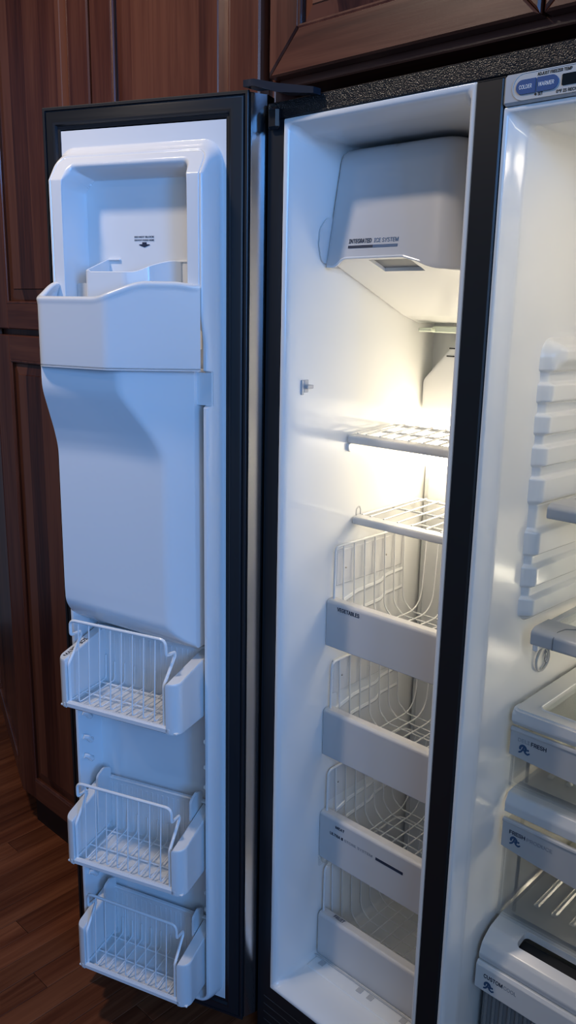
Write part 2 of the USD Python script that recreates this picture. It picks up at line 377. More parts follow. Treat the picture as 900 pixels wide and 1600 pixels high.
ff = liner(XM2, XR, ZB, ZTF, .56, [(.0, 0, .002), (-.001, .001, .003), (-.001, .005, .004), (.0015, .007, .006), (.012, (.0095, .0095, .01, .012), .010), (.030, (.0135, .0135, .014, .016), .012), (.034, (.0175, .0175, .016, .018), .014), (.3, (.0235, .0235, .018, .02), .02), (.56, (.028, .028, .02, .022), .025)])
ffl = obj('fresh_food_liner', ff, 'liner_white', fridge, smooth=50)

# freezer: parts fixed to the tub
obj('floor_step', cat(box(.056, .352, .073, .385, .14, .1605, .006)), 'liner_white', fzl)
obj('light_cover', box(.085, .33, .305, .392, 1.132, 1.197, .02), 'freezer_bulb', fzl, label='glowing lamp cover on the back wall')
cov = fillet([(.060, 1.222), (.340, 1.222), (.340, 1.362), (.134, 1.362), (.060, 1.282)], [.006, 0, 0, .004, .02], 5, closed=True)
obj('evaporator_cover', prism(cov, .366, .395, 1), 'white_plastic', fzl, label='grooved cover plate with two air slots on the back wall')
cv2 = sg.Polygon(cov).buffer(-.006)
obj('cover_step', prism(cv2, .361, .367, 1), 'white_plastic', fzl)
for z, x in ((1.329, .112), (1.343, .117)):
    obj('air_slot', box(x, x + .11, .3595, .363, z - .0012, z + .0012), 'vent_dark', fzl, smooth=False)
obj('back_panel', cat(box(.058, .345, .392, .399, .19, 1.115, .002), box(.07, .33, .384, .394, .24, 1.10, .006)), 'liner_white', fzl)
obj('latch_clip', cat(box(.0495, .0535, .034, .0405, 1.272, 1.296, .001), box(.0495, .0525, .041, .052, 1.276, 1.296, .001), box(.051, .060, .041, .056, 1.282, 1.288, .001)), 'grey_plastic', fzl, label='small square clip on the left wall')
for zz in (.925, .715, .492):
    n = obj('slide_plate', box(.0505, .0562, .135, .335, zz, zz + .066, .0015), 'bin_white', fzl)
    obj('screw', cat(*[trimesh.creation.icosphere(1, .0020).apply_translation((.0560, y, zz + .03)) for y in (.16, .28)]), 'brass_screw', n)
    ribs = []
    for dz in (-.025, -.062):
        a = fillet([(.0508, .15, zz + dz - .012), (.0508, .20, zz + dz), (.0508, .27, zz + dz + .003), (.0508, .285, zz + dz + .012), (.0508, .34, zz + dz + .014)], .02, 4)
        ribs.append(tube(a, .0055, 8))
    obj('runner_rib', cat(*ribs), 'liner_white', fzl)
obj('shelf_rest', prism(fillet([(.156, 1.166), (.30, 1.170), (.30, 1.1815), (.152, 1.1815)], .008, 4, True), .049, .058, 0), 'liner_white', fzl)

# fresh food side: parts fixed to the tub
obj('light_cover', box(.60, .80, .06, .13, 1.612, 1.622, .003), 'fridge_bulb', ffl, label='lamp under the ceiling of the fresh food side')
obj('light_cover', box(.62, .82, .43, .47, .905, .920, .004), 'fridge_bulb', ffl, label='lamp low at the back of the fresh food side')
obj('light_cover', box(.70, .84, .535, .55, .56, .64, .004), 'fridge_bulb', ffl, label='added unseen lamp that brightens the drawers from behind')  # added lamp, out of view, only to brighten the drawer interiors
ys, zs = np.linspace(.100, .52, 130), np.linspace(.945, 1.385, 330)
Yg, Zg = np.meshgrid(ys, zs, indexing='ij')
sd = np.minimum(np.minimum(sdf_rrect(Yg, Zg, .106, .60, .955, 1.378, .03), .05), .05)
h = .020 * S(0, .016, sd)
zsl = Zg + .10 * (np.clip(Yg - .15, 0, None)) * 0.15
gro = np.zeros_like(h)
for zc in (1.322, 1.279, 1.235, 1.190, 1.060, 1.012, .966):
    gro = np.maximum(gro, S(.011, .006, np.abs(zsl - zc)))
gap = S(.012, .004, np.abs(zsl - 1.125) - .012)
gro = np.maximum(gro, gap)
h2 = h - .0085 * gro * S(0, .008, sd)
h2 += .009 * S(.016, .0, np.abs(Zg - 1.352) - .004) * S(.012, .03, Yg - .106)
Xw = np.interp(Yg, [.034, .30, .56], [.4195, .4265, .4300])
obj('shelf_ladder', grid(Xw - .001 + h2, Yg, Zg), 'liner_white', ffl, smooth=True, label='moulded ladder of shelf slots on the side wall')
ovc = np.array([.429, .195, .884])
ov = []
for s, t in ((1.0, .0022), (.62, .0016), (.35, .0014)):
    th = np.linspace(0, 2 * math.pi, 40, endpoint=False) if s == 1 else np.linspace(-.9, 1.0, 16)
    pts = np.column_stack([np.full(len(th), ovc[0] - .0005), ovc[1] + s * .021 * np.cos(th) + (.004 if s < 1 else 0), ovc[2] + s * .019 * np.sin(th) + .0 * np.cos(th)])
    ov.append(tube(pts, t, 6, closed=(s == 1)))
obj('vent_oval', cat(*ov), 'grey_plastic', ffl, label='oval moulded air vent on the side wall')

# temperature panel
cpz0, cpz1 = 1.6465, 1.6795
cpn = obj('control_panel', cat(box(XM2 + .0005, XR, -.006, .06, cpz0 - .001, ZT - .0005, .003), ), 'grey_plastic', fridge, smooth=False, label='white temperature panel with blue buttons')
pill = sg.LineString([(.431, 1.6632), (.80, 1.6632)]).buffer(.0148, 12)
pr = pill.difference(pill.buffer(-.0009))
obj('bezel_ring', prism(pr, -.0072, -.0055, 1), 'panel_grey', cpn, smooth=False)
obj('bezel', prism(pill.buffer(-.0009), -.0066, -.0055, 1), 'panel_grey', cpn, smooth=False)
cap = sg.LineString([(.4295, 1.6625), (.4665, 1.6625)]).buffer(.0078, 10)
for a, b in ((.40, .4462), (.4482, .49)):
    obj('button', prism(cap.intersection(sg.box(a, 1.6, b, 1.7)), -.0082, -.006, 1), 'button_blue', cpn, smooth=False)
dsp = sg.box(.4785, 1.657, .545, 1.669).buffer(-.0015).buffer(.0015)
obj('display', prism(dsp, -.0075, -.006, 1), 'display_dark', cpn, smooth=False)
ex, ez = (1, 0, 0), (0, 0, 1)
for s, x, z, h_, w_, y_, mt, bd in (('COLDER', .4255, 1.6603, .0042, .0165, -.0083, 'print_white', True), ('WARMER', .4500, 1.6603, .0042, .0195, -.0083, 'print_white', True),
                              ('ADJUST FREEZER TEMP', .4475, 1.6722, .0032, .0420, -.0067, 'print_black', True), ('SET', .4495, 1.6512, .0030, .0062, -.0067, 'print_black', True),
                              ('0°F IS RECOMMENDED', .4720, 1.6502, .0032, .048, -.0067, 'print_black', True)):
    obj('lettering', text(s, (x, y_, z), ex, ez, h_, w_, bold=bd), mt, cpn, smooth=False)
dot = trimesh.creation.cylinder(.0013, .0006, sections=16); dot.apply_transform(trimesh.transformations.rotation_matrix(math.pi / 2, (1, 0, 0))); dot.apply_translation((.4468, -.0069, 1.6528))
obj('set_dot', dot, 'print_black', cpn)

# ------------------------------------------------------------------ the freezer door, swung open
PHI = 0.3631
DH = np.array([-0.0031, -0.0351]); DD = np.array([-math.cos(PHI), -math.sin(PHI)]); DN = np.array([math.sin(PHI), -math.cos(PHI)])
DRZ = math.atan2(DD[1], DD[0])
def dw(m):
    """door coordinates (u from the hinge edge, w out of the inner face, z) to the world"""
    m = tm(m); v = m.vertices; p = DH + v[:, :1] * DD + v[:, 1:2] * DN
    return trimesh.Trimesh(np.column_stack([p, v[:, 2]]), m.faces, process=False)
def dpt(u, w, z): p = DH + u * DD + w * DN; return (p[0], p[1], z)
DZ0, DZ1, DW = 0.061, 1.720, 0.3754
skin = fillet([(.0015, -.010), (-.0005, -.0125), (-.0165, -.0336), (-.0165, -.060), (-.004, -.068), (DW, -.068), (DW, -.0125), (DW - .002, -.010)], [.001, .014, .006, .008, .02, .008, .006, .001], 10)
door = obj('freezer_door', dw(man(prism(sg.Polygon(skin), DZ0, DZ1 - .001, 2)) - man(box(.04, .352, -.04, .01, .093, 1.678))), 'steel', fridge, smooth=35, label='stainless freezer door seen from its white inner side')
obj('door_rim', dw(man(box(.0008, DW - .001, -.0125, -.003, DZ0 + .001, DZ1 - .0005, .001)) - man(box(.04, .352, -.04, .01, .093, 1.678))), 'black_plastic', door, smooth=False)
obj('door_top_cap', dw(box(.001, DW - .002, -.060, -.004, DZ1 - .004, DZ1 - .0006, .001)), 'textured_black', door, smooth=False)
# gasket: a mitred ring with a bellows profile
def ring_profile(u0, u1, z0, z1, prof):
    rings = []
    for off, w in prof:
        rings.append([(u0 + off, w, z0 + off), (u1 - off, w, z0 + off), (u1 - off, w, z1 - off), (u0 + off, w, z1 - off)])
    return loft(np.array(rings))
prof = [(.0000, -.004), (.0002, -.0005), (.0014, .0004), (.0050, .0004), (.0058, -.0024), (.0074, -.0024), (.0082, .0006), (.0110, .0026), (.0180, .0042), (.0222, .0060), (.0256, .0068), (.0286, .0058), (.0300, .0030), (.0308, .0012), (.0345, .0012), (.0362, .0004), (.0366, -.003)]
obj('gasket', dw(fix(ring_profile(0, DW, DZ0 + .002, DZ1, prof))), 'gasket_black', door, smooth=30)
hr_ = [np.array([(x, y0, z0), (x, y1, z0), (x, y1, z1), (x, y0, z1)]) for x, y0, y1, z0, z1 in ((.001, -.050, -.018, 1.7198, 1.7290), (.020, -.048, -.014, 1.7192, 1.7285), (.055, -.034, -.005, 1.7080, 1.7200), (.112, -.020, -.0045, 1.7010, 1.7095))]
obj('hinge', fix(loft(hr_, cap0=True, cap1=True)), 'hinge_metal', fridge, smooth=30, label='dark metal hinge cover on top')
obj('screw', dw(box(DW - .012, DW - .004, -.03, -.02, DZ1 - .001, DZ1 + .004, .001)), 'brass_screw', door, smooth=False)

# moulded inner panel as one relief
us = np.unique(np.concatenate([np.linspace(.036, .092, 113), np.linspace(.092, .300, 90), np.linspace(.300, .356, 90)]))
zv = np.unique(np.concatenate([np.linspace(.089, .16, 50), np.linspace(.16, 1.24, 190), np.linspace(1.24, 1.33, 60), np.linspace(1.33, 1.57, 60), np.linspace(1.57, 1.682, 90)]))
U, Zv = np.meshgrid(us, zv, indexing='ij')
sd = sdf_rrect(U, Zv, .042, .347, .100, 1.655, .034)
def edge(sd, H, width=.013): return H * np.sin(np.clip(sd / width, 0, 1) * math.pi / 2) ** .9
ridge = np.where(sd < .0172, edge(sd, .035), 0.035 - .067 * S(.0172, .0215, sd))
Hf = .045 - .034 * np.clip((Zv - 1.601) / .048, 0, 1)
rec = sdf_rrect(U, Zv, .0805, .3095, 1.20, 1.629, .016)
wall = .005 + .034 * S(1.585, 1.625, Zv)
up_ = edge(sd, 1.0, .015) * Hf
up_ = up_ - .0018 * np.exp(-((sd - .0175) / .0009) ** 2) * (Zv < 1.64)
bk = -.015
up_ = np.where(rec > 0, up_ + (bk - up_) * S(0, 1, np.clip(rec / wall, 0, 1)), up_)
B = S(1.345, 1.40, Zv)
Wd = ridge * (1 - B) + up_ * B
notch = S(1.2515, 1.2535, Zv) * S(1.3085, 1.3065, Zv) * S(.0475, .049, U) * S(.092, .090, U)
Wd = Wd * (1 - notch) + (.024 * S(.044, .05, U)) * notch
inner = obj('inner_panel', dw(grid(U, Wd, Zv)), 'white_plastic', door, smooth=40, label='white moulded inner panel with a recess at the top')
for z in (.652, .602, .562, .342, .306):
    for u_, s_ in ((.3265, -1), (.0620, 1)):
        obj('basket_lug', dw(tube(fillet([(u_, .000, z - .012), (u_ + s_ * .004, .008, z - .010), (u_ + s_ * .004, .018, z + .002), (u_, .026, z + .006)], .006, 3), .0048, 8)), 'white_plastic', inner)
for s, z, hh in (('DO NOT BLOCK', 1.5155, .0026), ('OR PUT FOOD HERE', 1.5105, .0024)):
    obj('lettering', text(s, dpt(.2125, bk + .0004, z), (-DD[0], -DD[1], 0), ez, hh, .0375, bold=True), 'print_dark', inner, smooth=False)
arrow = sg.Polygon([(.1975, 1.5085), (.1895, 1.5085), (.1895, 1.5055), (.1835, 1.5050), (.1835, 1.5040), (.1935, 1.5005), (.2035, 1.5040), (.2035, 1.5050), (.1975, 1.5055)])
obj('arrow_print', dw(prism(np.array([(u_, z_) for u_, z_ in arrow.exterior.coords[:-1]]), bk + .0002, bk + .0007, 1)), 'print_dark', inner, smooth=False)

# lower chute cover: a deep moulded housing under the ice bin
uc = np.unique(np.concatenate([np.linspace(.0715, .085, 28), np.linspace(.085, .31, 120), np.linspace(.31, .3335, 36)]))
zc = np.linspace(.834, 1.3085, 250)
U, Zc = np.meshgrid(uc, zc, indexing='ij')
zz = Zc + .022 * np.clip((.33 - U) / .23, 0, 1) * S(.95, .88, Zc)
zt_ = [.826, .838, .848, .856, .866, .877, .886, .896, .92, 1.158, 1.168, 1.180, 1.203, 1.262, 1.274, 1.286, 1.309]
wt_ = [-.02, -.006, .012, .026, .038, .047, .0525, .0555, .0565, .0565, .0572, .0595, .066, .0875, .0905, .0915, .0915]
Fz = np.interp(zz, zt_, wt_)
k = np.array([.2, .6, 1, .6, .2]); k /= k.sum()
for _ in range(3): Fz[:, 2:-2] = sum(k[i] * Fz[:, i:Fz.shape[1] - 4 + i] for i in range(5))
sl = .0315 + .57 * (U - .076)
kk = .005; hmin = np.clip(.5 + .5 * (sl - Fz) / kk, 0, 1)
Wc = sl * (1 - hmin) + Fz * hmin - kk * hmin * (1 - hmin)
Wc = np.minimum(Wc, -.018 + 9.0 * np.maximum(U - .0715, 0))
dl = .3335 - U
Wc = np.minimum(Wc, -.018 + (Wc + .018) * np.sqrt(np.clip(dl / .004, 0, 1)))
Wc = np.maximum(Wc, -.0185)
top = trimesh.Trimesh(*[x for x in (prism(np.array([(.076, -.018), (.33, -.018), (.33, .0905), (.181, .0905), (.077, .0325)]), 1.3050, 1.3084, 2).vertices, prism(np.array([(.076, -.018), (.33, -.018), (.33, .0905), (.181, .0905), (.077, .0325)]), 1.3050, 1.3084, 2).faces)], process=False)
obj('chute_cover', dw(cat(grid(U, Wc, Zc), top)), 'white_plastic', door, smooth=45, label='deep white moulded ice chute housing')

# ------------------------------------------------------------------ the fresh food door, swung open to the right of the picture
RA = math.radians(-54)
RH, RD = np.array([.918, -.036]), np.array([math.cos(RA), math.sin(RA)]); RN = np.array([RD[1], -RD[0]])
def rw(m):
    m = tm(m); v = m.vertices; p = RH + v[:, :1] * RD + v[:, 1:2] * RN
    return fix(trimesh.Trimesh(np.column_stack([p, v[:, 2]]), m.faces, process=False))
rdoor = obj('fresh_food_door', rw(box(0, .52, -.066, -.006, DZ0, DZ1, .008)), 'steel', fridge, smooth=30, label='stainless fresh food door swung open to the right')
obj('gasket', rw(prism(sg.box(.001, DZ0 + .002, .519, DZ1 - .002).difference(sg.box(.037, DZ0 + .038, .483, DZ1 - .038)), -.006, .005, 1)), 'gasket_black', rdoor, smooth=False)
obj('inner_panel', rw(cat(box(.036, .484, -.008, .002, DZ0 + .037, DZ1 - .037, .001), box(.046, .066, 0, .045, .13, 1.65, .006), box(.454, .474, 0, .045, .13, 1.65, .006))), 'white_plastic', rdoor, smooth=30)
for z in (.20, .52, .84, 1.16, 1.44):
    obj('door_shelf', rw(cat(box(.066, .454, .002, .105, z, z + .006, .002), box(.066, .454, .099, .105, z, z + .085, .002))), 'bin_white', rdoor, smooth=30)

# ------------------------------------------------------------------ ice bucket hung on the door, with its deflector
bucket = thing('door_ice_bin', 'glossy white open ice bin with a wavy rim on the upper door', 'bin', dpt(.19, .05, 1.309), DRZ)
path = fillet([(.3295, .0468), (.3295, .102), (.187, .114), (.0572, .0470)], [0, .020, .030, 0], 8)
seg = np.concatenate([[0], np.cumsum(np.linalg.norm(np.diff(path, axis=0), axis=1))])
dense = np.interp(np.linspace(0, seg[-1], 180), seg, path[:, 0]), np.interp(np.linspace(0, seg[-1], 180), seg, path[:, 1])
path = np.column_stack(dense)
T = np.gradient(path, axis=0); T /= np.linalg.norm(T, axis=1, keepdims=True)
Nin = np.column_stack([T[:, 1], -T[:, 0]])
cen = np.array([.2, .03])
if np.mean(((cen - path) * Nin).sum(1)) < 0: Nin = -Nin
def ztop(u, w):
    front = 1.4195 + .0245 * S(.212, .128, u) - .004 * S(.09, .06, u)
    side = 1.4435 - .024 * S(.045, .100, w) ** 1.2
    return np.where(u > .322, side, front)
zt = ztop(path[:, 0], path[:, 1])
kz = np.ones(9) / 9; ztp = np.convolve(np.pad(zt, 4, mode='edge'), kz, 'valid')
rings = []
for (u_, w_), n_, z_ in zip(path, Nin, ztp):
    thin = float(np.clip((w_ - .0464) / .010, .06, 1)) if u_ < .1 else 1.0
    def q(off, z): return (u_ + n_[0] * off * thin, w_ + n_[1] * off * thin, z)
    rim = [q(.0046 - .0060 * math.cos(a), z_ - .0055 + .0055 * math.sin(a)) for a in np.linspace(0, math.pi, 9)]
    rings.append([q(.0010, 1.309), q(0, 1.3105), q(0, 1.35), q(0, z_ - .014), q(-.0008, z_ - .009)] + rim + [q(.0075, z_ - .013), q(.0045, z_ - .02), q(.0045, 1.314), q(.0045, 1.309)])
sh = loft(np.array(rings), cap0=True, cap1=True); sh = cat(sh, prism(sg.Polygon(path), 1.309, 1.313, 2))
shell_b = obj('shell', dw(sh), 'bin_white', bucket, smooth=40)
tabp = prism(fillet([(.306, 1.40), (.306, 1.4425), (.286, 1.4425), (.284, 1.40)], [0, .004, .006, 0], 4, True), .0135, .0165, 1)
obj('hanger_tab', dw(tabp), 'bin_white', bucket, smooth=30)
dpath = fillet([(.2635, -.0135), (.2635, .052), (.192, .050), (.158, .030), (.126, -.0135)], [0, .006, .02, .02, 0], 6)
seg = np.concatenate([[0], np.cumsum(np.linalg.norm(np.diff(dpath, axis=0), axis=1))])
dpath = np.column_stack([np.interp(np.linspace(0, seg[-1], 110), seg, dpath[:, k]) for k in (0, 1)])
T = np.gradient(dpath, axis=0); T /= np.linalg.norm(T, axis=1, keepdims=True); Nn = np.column_stack([T[:, 1], -T[:, 0]])
rings = []
for i, ((u_, w_), n_) in enumerate(zip(dpath, Nn)):
    z_ = np.interp(w_, [-.0135, .05], [1.483, 1.462]) if u_ > .255 else 1.4595 + .0195 * S(.185, .130, u_)
    q = lambda o, z: (u_ + n_[0] * o, w_ + n_[1] * o, z)
    rings.append([q(-.0011, 1.33), q(-.0011, z_ - .0012), q(0, z_), q(.0011, z_ - .0012), q(.0011, 1.33)])
flg = [box(.0872, .1275, -.0145, -.012, 1.4765, 1.4795, .0006), box(.240, .2640, -.0145, -.0115, 1.480, 1.4830, .0006), box(.0872, .122, -.0146, -.0135, 1.34, 1.478, .0004)]
obj('deflector', dw(cat(loft(np.array(rings), cap0=True, cap1=True), *flg)), 'white_plastic', bucket, smooth=30)

# ------------------------------------------------------------------ three wire-and-plastic baskets on the door
def door_basket(z0, wshift, yaw, tilt, label, letters=None, deep=1.0, ears=True):
    base = dpt(.19, .04 + wshift, z0)
    b = thing('door_basket', label, 'basket', base, DRZ + yaw, group='wire-fronted baskets on the freezer door')
    def L(m):
        """tray coordinates (u, w, z) about the base, with the slight forward sag"""
        m = tm(m); v = m.vertices.copy(); v[:, 0] -= .19; v[:, 1] = v[:, 1] * deep - .04
        v[:, 2] += -tilt * v[:, 1]
        return trimesh.Trimesh(v, m.faces, process=False)
    def block(u0, u1, outer):
        """hollow end of the tray: rounded outer front corner, top sloping up towards the door"""
        o = u0 if outer < 0 else u1; i = u1 if outer < 0 else u0; s = 1 if outer < 0 else -1
        R = .020
        pl = [(o, -.010), (o, .109 - R)] + [(o + s * R * (1 - math.cos(a)), .109 - R + R * math.sin(a)) for a in np.linspace(.25, math.pi / 2, 6)] + [(i, .109), (i, -.010)]
        pl = np.array(pl)
        zt = lambda w: .092 + .017 * np.clip((.105 - w) / .09, 0, 1.2)
        c = pl.mean(0); ins = c + (pl - c) * np.array([.80, .955]); bot = c + (pl - c) * np.array([.92, .975])
        ring = lambda p, z: np.column_stack([p, z if hasattr(z, '__len__') else np.full(len(p), z)])
        return fix(loft([ring(bot, 0.0), ring(pl, .004), ring(pl, zt(pl[:, 1]) - .004), ring((pl + ins) / 2, zt(pl[:, 1]) - .0010), ring(ins, zt(pl[:, 1]))], cap0=True, cap1=True))
    ribs = [box(u, u + .004, -.0075, -.0062, .008, .105, .0005) for u in np.arange(.094, .30, .0115)]
    tray = cat(block(.0668, .090, -1), block(.2995, .3210, 1), box(.080, .309, .0985, .109, 0, .0125, .003), box(.07, .316, -.010, .106, .0005, .0045, .001),
               box(.070, .317, -.0115, -.007, .001, .116, .001), box(.072, .316, -.0115, -.002, .1135, .119, .002), *ribs)
    tr = obj('tray', L(tray), 'bin_white', b, smooth=30, local=True)
    for u_ in (.2935, .0905) if ears else ():
        e = fillet([(-.008, .02), (-.008, .135), (.012, .146), (.034, .140), (.036, .02)], [0, .006, .012, .010, 0], 5, True)
        obj('hanger_ear', L(prism(e, u_, u_ + .0045, 0)), 'bin_white', tr, local=True)
    prof2 = [(.1015, .012), (.1010, .084), (.0665, .1235), (.0665, .1315), (.0930, .1345), (.0940, .1625)]
    right = [(.0975, w, z) for w, z in prof2]; left = [(.2965, w, z) for w, z in prof2[::-1]]
    rail = fillet(right + left, [.004, .012, .0035, .0035, .005, .012] + [.012, .005, .0035, .0035, .012, .004], 5)
    obj('rail', L(tube(rail, .0029, 10)), 'vinyl_wire', b, local=True)
    for u_ in np.linspace(.118, .278, 8):
        w = fillet([(u_, .0942, .161), (u_, .1005, .0125), (u_, -.002, .0125), (u_, -.004, .05)], [0, .006, .006, 0], 4)
        obj('wire', L(tube(w, .00125, 6)), 'vinyl_wire', b, local=True)
    for w_, z_ in ((.012, .0102), (.060, .0102)):
        obj('cross_wire', L(tube([(.094, w_, z_), (.300, w_, z_)], .0016, 6)), 'vinyl_wire', b, local=True)
    sidel = fillet([(.2975, .0985, .012), (.2975, -.002, .012), (.2975, -.004, .06)], .008, 4)
    obj('side_wire', L(tube(sidel, .0018, 6)), 'vinyl_wire', b, local=True)
    if letters:
        zt = lambda w: .092 + .017 * (.105 - w) / .09
        m = text(letters, (.3055, .036, zt(.036) + .0003), (0, 1, -.19), (1, 0, 0), .0075, .062, bold=True)
        obj('lettering', L(m), 'print_black', b, smooth=False, local=True)
    return b
door_basket(.707, -.003, math.radians(-2.6), 0, 'upper wire-fronted door basket, right under the chute housing, marked ICE CREAM', 'ICE CREAM', ears=False)
door_basket(.393, -.004, math.radians(0), .05, 'middle wire-fronted door basket, hanging empty between two others')
door_basket(.143, -.006, math.radians(-1.5), .04, 'lowest wire-fronted door basket, near the floor', deep=.86)

# ------------------------------------------------------------------ ice maker bin at the top of the freezer
ice = thing('ice_maker_bin', 'big white rounded ice maker bin marked integrated ice system at the freezer top', 'ice maker', (.16, .2, 1.386))
ip = fillet([(.0562, .33), (.0538, .080), (.2680, .080), (.2760, .33)], [0, .007, .034, 0], 10)
seg = np.concatenate([[0], np.cumsum(np.linalg.norm(np.diff(ip, axis=0), axis=1))])
nI = 220; ip = np.column_stack([np.interp(np.linspace(0, seg[-1], nI), seg, ip[:, k]) for k in (0, 1)])
def zbot(x, y):
    zf = 1.4865 - .0145 * S(.088, .074, x) - .020 * S(.200, .250, x)
    return np.where(y > .125, zf - .0 * y, zf)
def lean(z): return np.clip((z - 1.472) * .19, 0, None)
rings = []
c0 = np.array([.16, .25])
levels = [0, .012, .05, .25, .5, .75, .9, .955, .985, 1.0]
zb_ = zbot(ip[:, 0], ip[:, 1])
for t in levels:
    z = zb_ + (1.6515 - zb_) * t
    ins = .010 * max(0, (t - .93) / .07) ** 2
    front = np.clip((.33 - ip[:, 1]) / .25, 0, 1)
    x = ip[:, 0] + np.where(ip[:, 0] < .16, ins, -ins) + (1.6515 - z) * .17 * S(.20, .272, ip[:, 0]); y = ip[:, 1] + lean(z) * front + ins * (ip[:, 1] < .3)
    rings.append(np.column_stack([x, y, z]))
body = loft(np.array(rings), close_ring=False)
topv = rings[-1]; cpt = np.vstack([topv, [topv.mean(0)]])
capm = trimesh.Trimesh(cpt, [(i, i + 1, nI) for i in range(nI - 1)] + [(nI - 1, 0, nI)], process=False)
obj('body', fix(cat(body, capm)), 'white_shaded', ice, smooth=40)
# underside guard that slopes to the back, with the chute mouth
gp = fillet([(.088, 1.4850), (.30, 1.3991), (.345, 1.3865), (.357, 1.3865), (.357, 1.393), (.345, 1.394), (.30, 1.409), (.088, 1.4950)], [0, .08, .05, 0, 0, .05, .08, 0], 6, True)
guard = man(prism(gp, .0554, .346, 0)) - man(prism([(.230, .05), (.293, .120), (.296, .25), (.4, .25), (.4, .05)], 1.3, 1.6, 2))
gz = lambda y: 1.4850 - .405 * (y - .088)
hole = np.array([(.132, .094), (.208, .094), (.212, .132), (.136, .132)])
hr = m3.Manifold.hull_points(np.array([(x, y, gz(y) + d) for x, y in hole for d in (-.01, .03)], np.float32))
gu = obj('underside_guard', guard - hr, 'liner_white', ice, smooth=35)
obj('chute_flap', fix(loft([[(x, y, gz(y) + .010) for x, y in hole + np.array([[-.004, -.004], [.004, -.004], [.004, .004], [-.004, .004]])], [(x, y, gz(y) + .0055) for x, y in hole * 1.0]], cap0=True, cap1=True)), 'flap_grey', gu, smooth=False)
obj('front_rim', tube(fillet([(.060, .0815, 1.4735), (.075, .0815, 1.4725), (.090, .083, 1.4855), (.205, .083, 1.4858), (.235, .083, 1.478), (.280, .086, 1.4672), (.3025, .115, 1.466), (.304, .17, 1.466)], .02, 5), .0022, 8), 'white_plastic', ice)
obj('lens_strip', cat(box(.092, .345, .336, .3585, 1.3705, 1.382, .002), box(.070, .10, .325, .3585, 1.3715, 1.379, .002)), 'lens_green', ice, smooth=False)
obj('ear', prism(fillet([(.074, 1.478), (.066, 1.505), (.068, 1.53), (.084, 1.548), (.12, 1.55), (.12, 1.478)], .014, 4, True), .0526, .0550, 0), 'bin_white', ice)
yl = lambda z: .080 + (z - 1.472) * .19 * 1.0 - .0004
ldir, lup = (1, 0, 0), (0, .19, 1)
obj('lettering', text('INTEGRATED', (.0975, yl(1.5075), 1.5075), ldir, lup, .0062, .0445, bold=True), 'print_dark', ice, smooth=False)
obj('lettering', text('ICE SYSTEM', (.1465, yl(1.5075), 1.5075), ldir, lup, .0062, .0455), 'print_midblue', ice, smooth=False, label='lighter grey words')
for a, b, mt in ((.0975, .146, 'print_dark'), (.146, .192, 'print_midblue')):
    st = np.array([(a, yl(1.500), 1.500), (b, yl(1.500), 1.500), (b, yl(1.5040), 1.5040), (a, yl(1.5040), 1.5040)])
    obj('stripe', fix(loft([st + (0, .0006, 0), st - (0, .0002, 0)], cap0=True, cap1=True)), mt, ice, smooth=False)

# ------------------------------------------------------------------ two wire shelves in the freezer
def wire_shelf(z, y0, y1, label, hooks, tilt=.0, thick=.014):
    s = thing('wire_shelf', label, 'shelf', (.2, (y0 + y1) / 2, z - thick), group='white wire shelves in the freezer')
    pr_ = fillet([(y0, z - thick), (y0, z), (y0 + .022, z + .002), (y0 + .022, z - thick)], [.006, .005, .003, .004], 4, True)
    obj('front_trim', prism(pr_, .0560, .343, 0), 'bin_white', s)
    zr = z + .001
    obj('frame', cat(tube([(.062, y0 + .02, zr), (.062, y1, zr + tilt)], .0026, 8), tube([(.336, y0 + .02, zr), (.336, y1, zr + tilt)], .0026, 8), tube([(.058, y1, zr + tilt), (.340, y1, zr + tilt)], .0028, 8),
                     tube([(.060, (y0 + y1) / 2 + .02, zr - .004 + tilt * .6), (.338, (y0 + y1) / 2 + .02, zr - .004 + tilt * .6)], .0022, 8)), 'vinyl_wire', s)
    for x in np.linspace(.082, .320, 9):
        obj('wire', tube([(x, y0 + .018, zr + .001), (x, y1 + .001, zr + .0035 + tilt)], .0017, 6), 'vinyl_wire', s)
    return s
wire_shelf(1.196, .152, .282, 'shallow white wire shelf just under the freezer lamp', False, .006)
wire_shelf(1.047, .174, .366, 'deeper white wire shelf above the vegetables basket', True, .004)
for y in (.188, .352):
    obj('shelf_hook', cat(tube(fillet([(.0515, y, 1.045), (.0515, y, 1.058), (.0515, y + .008, 1.064), (.0515, y + .012, 1.056), (.0515, y + .012, 1.044)], .005, 4, True), .0022, 8, closed=True)), 'grey_plastic', fzl)

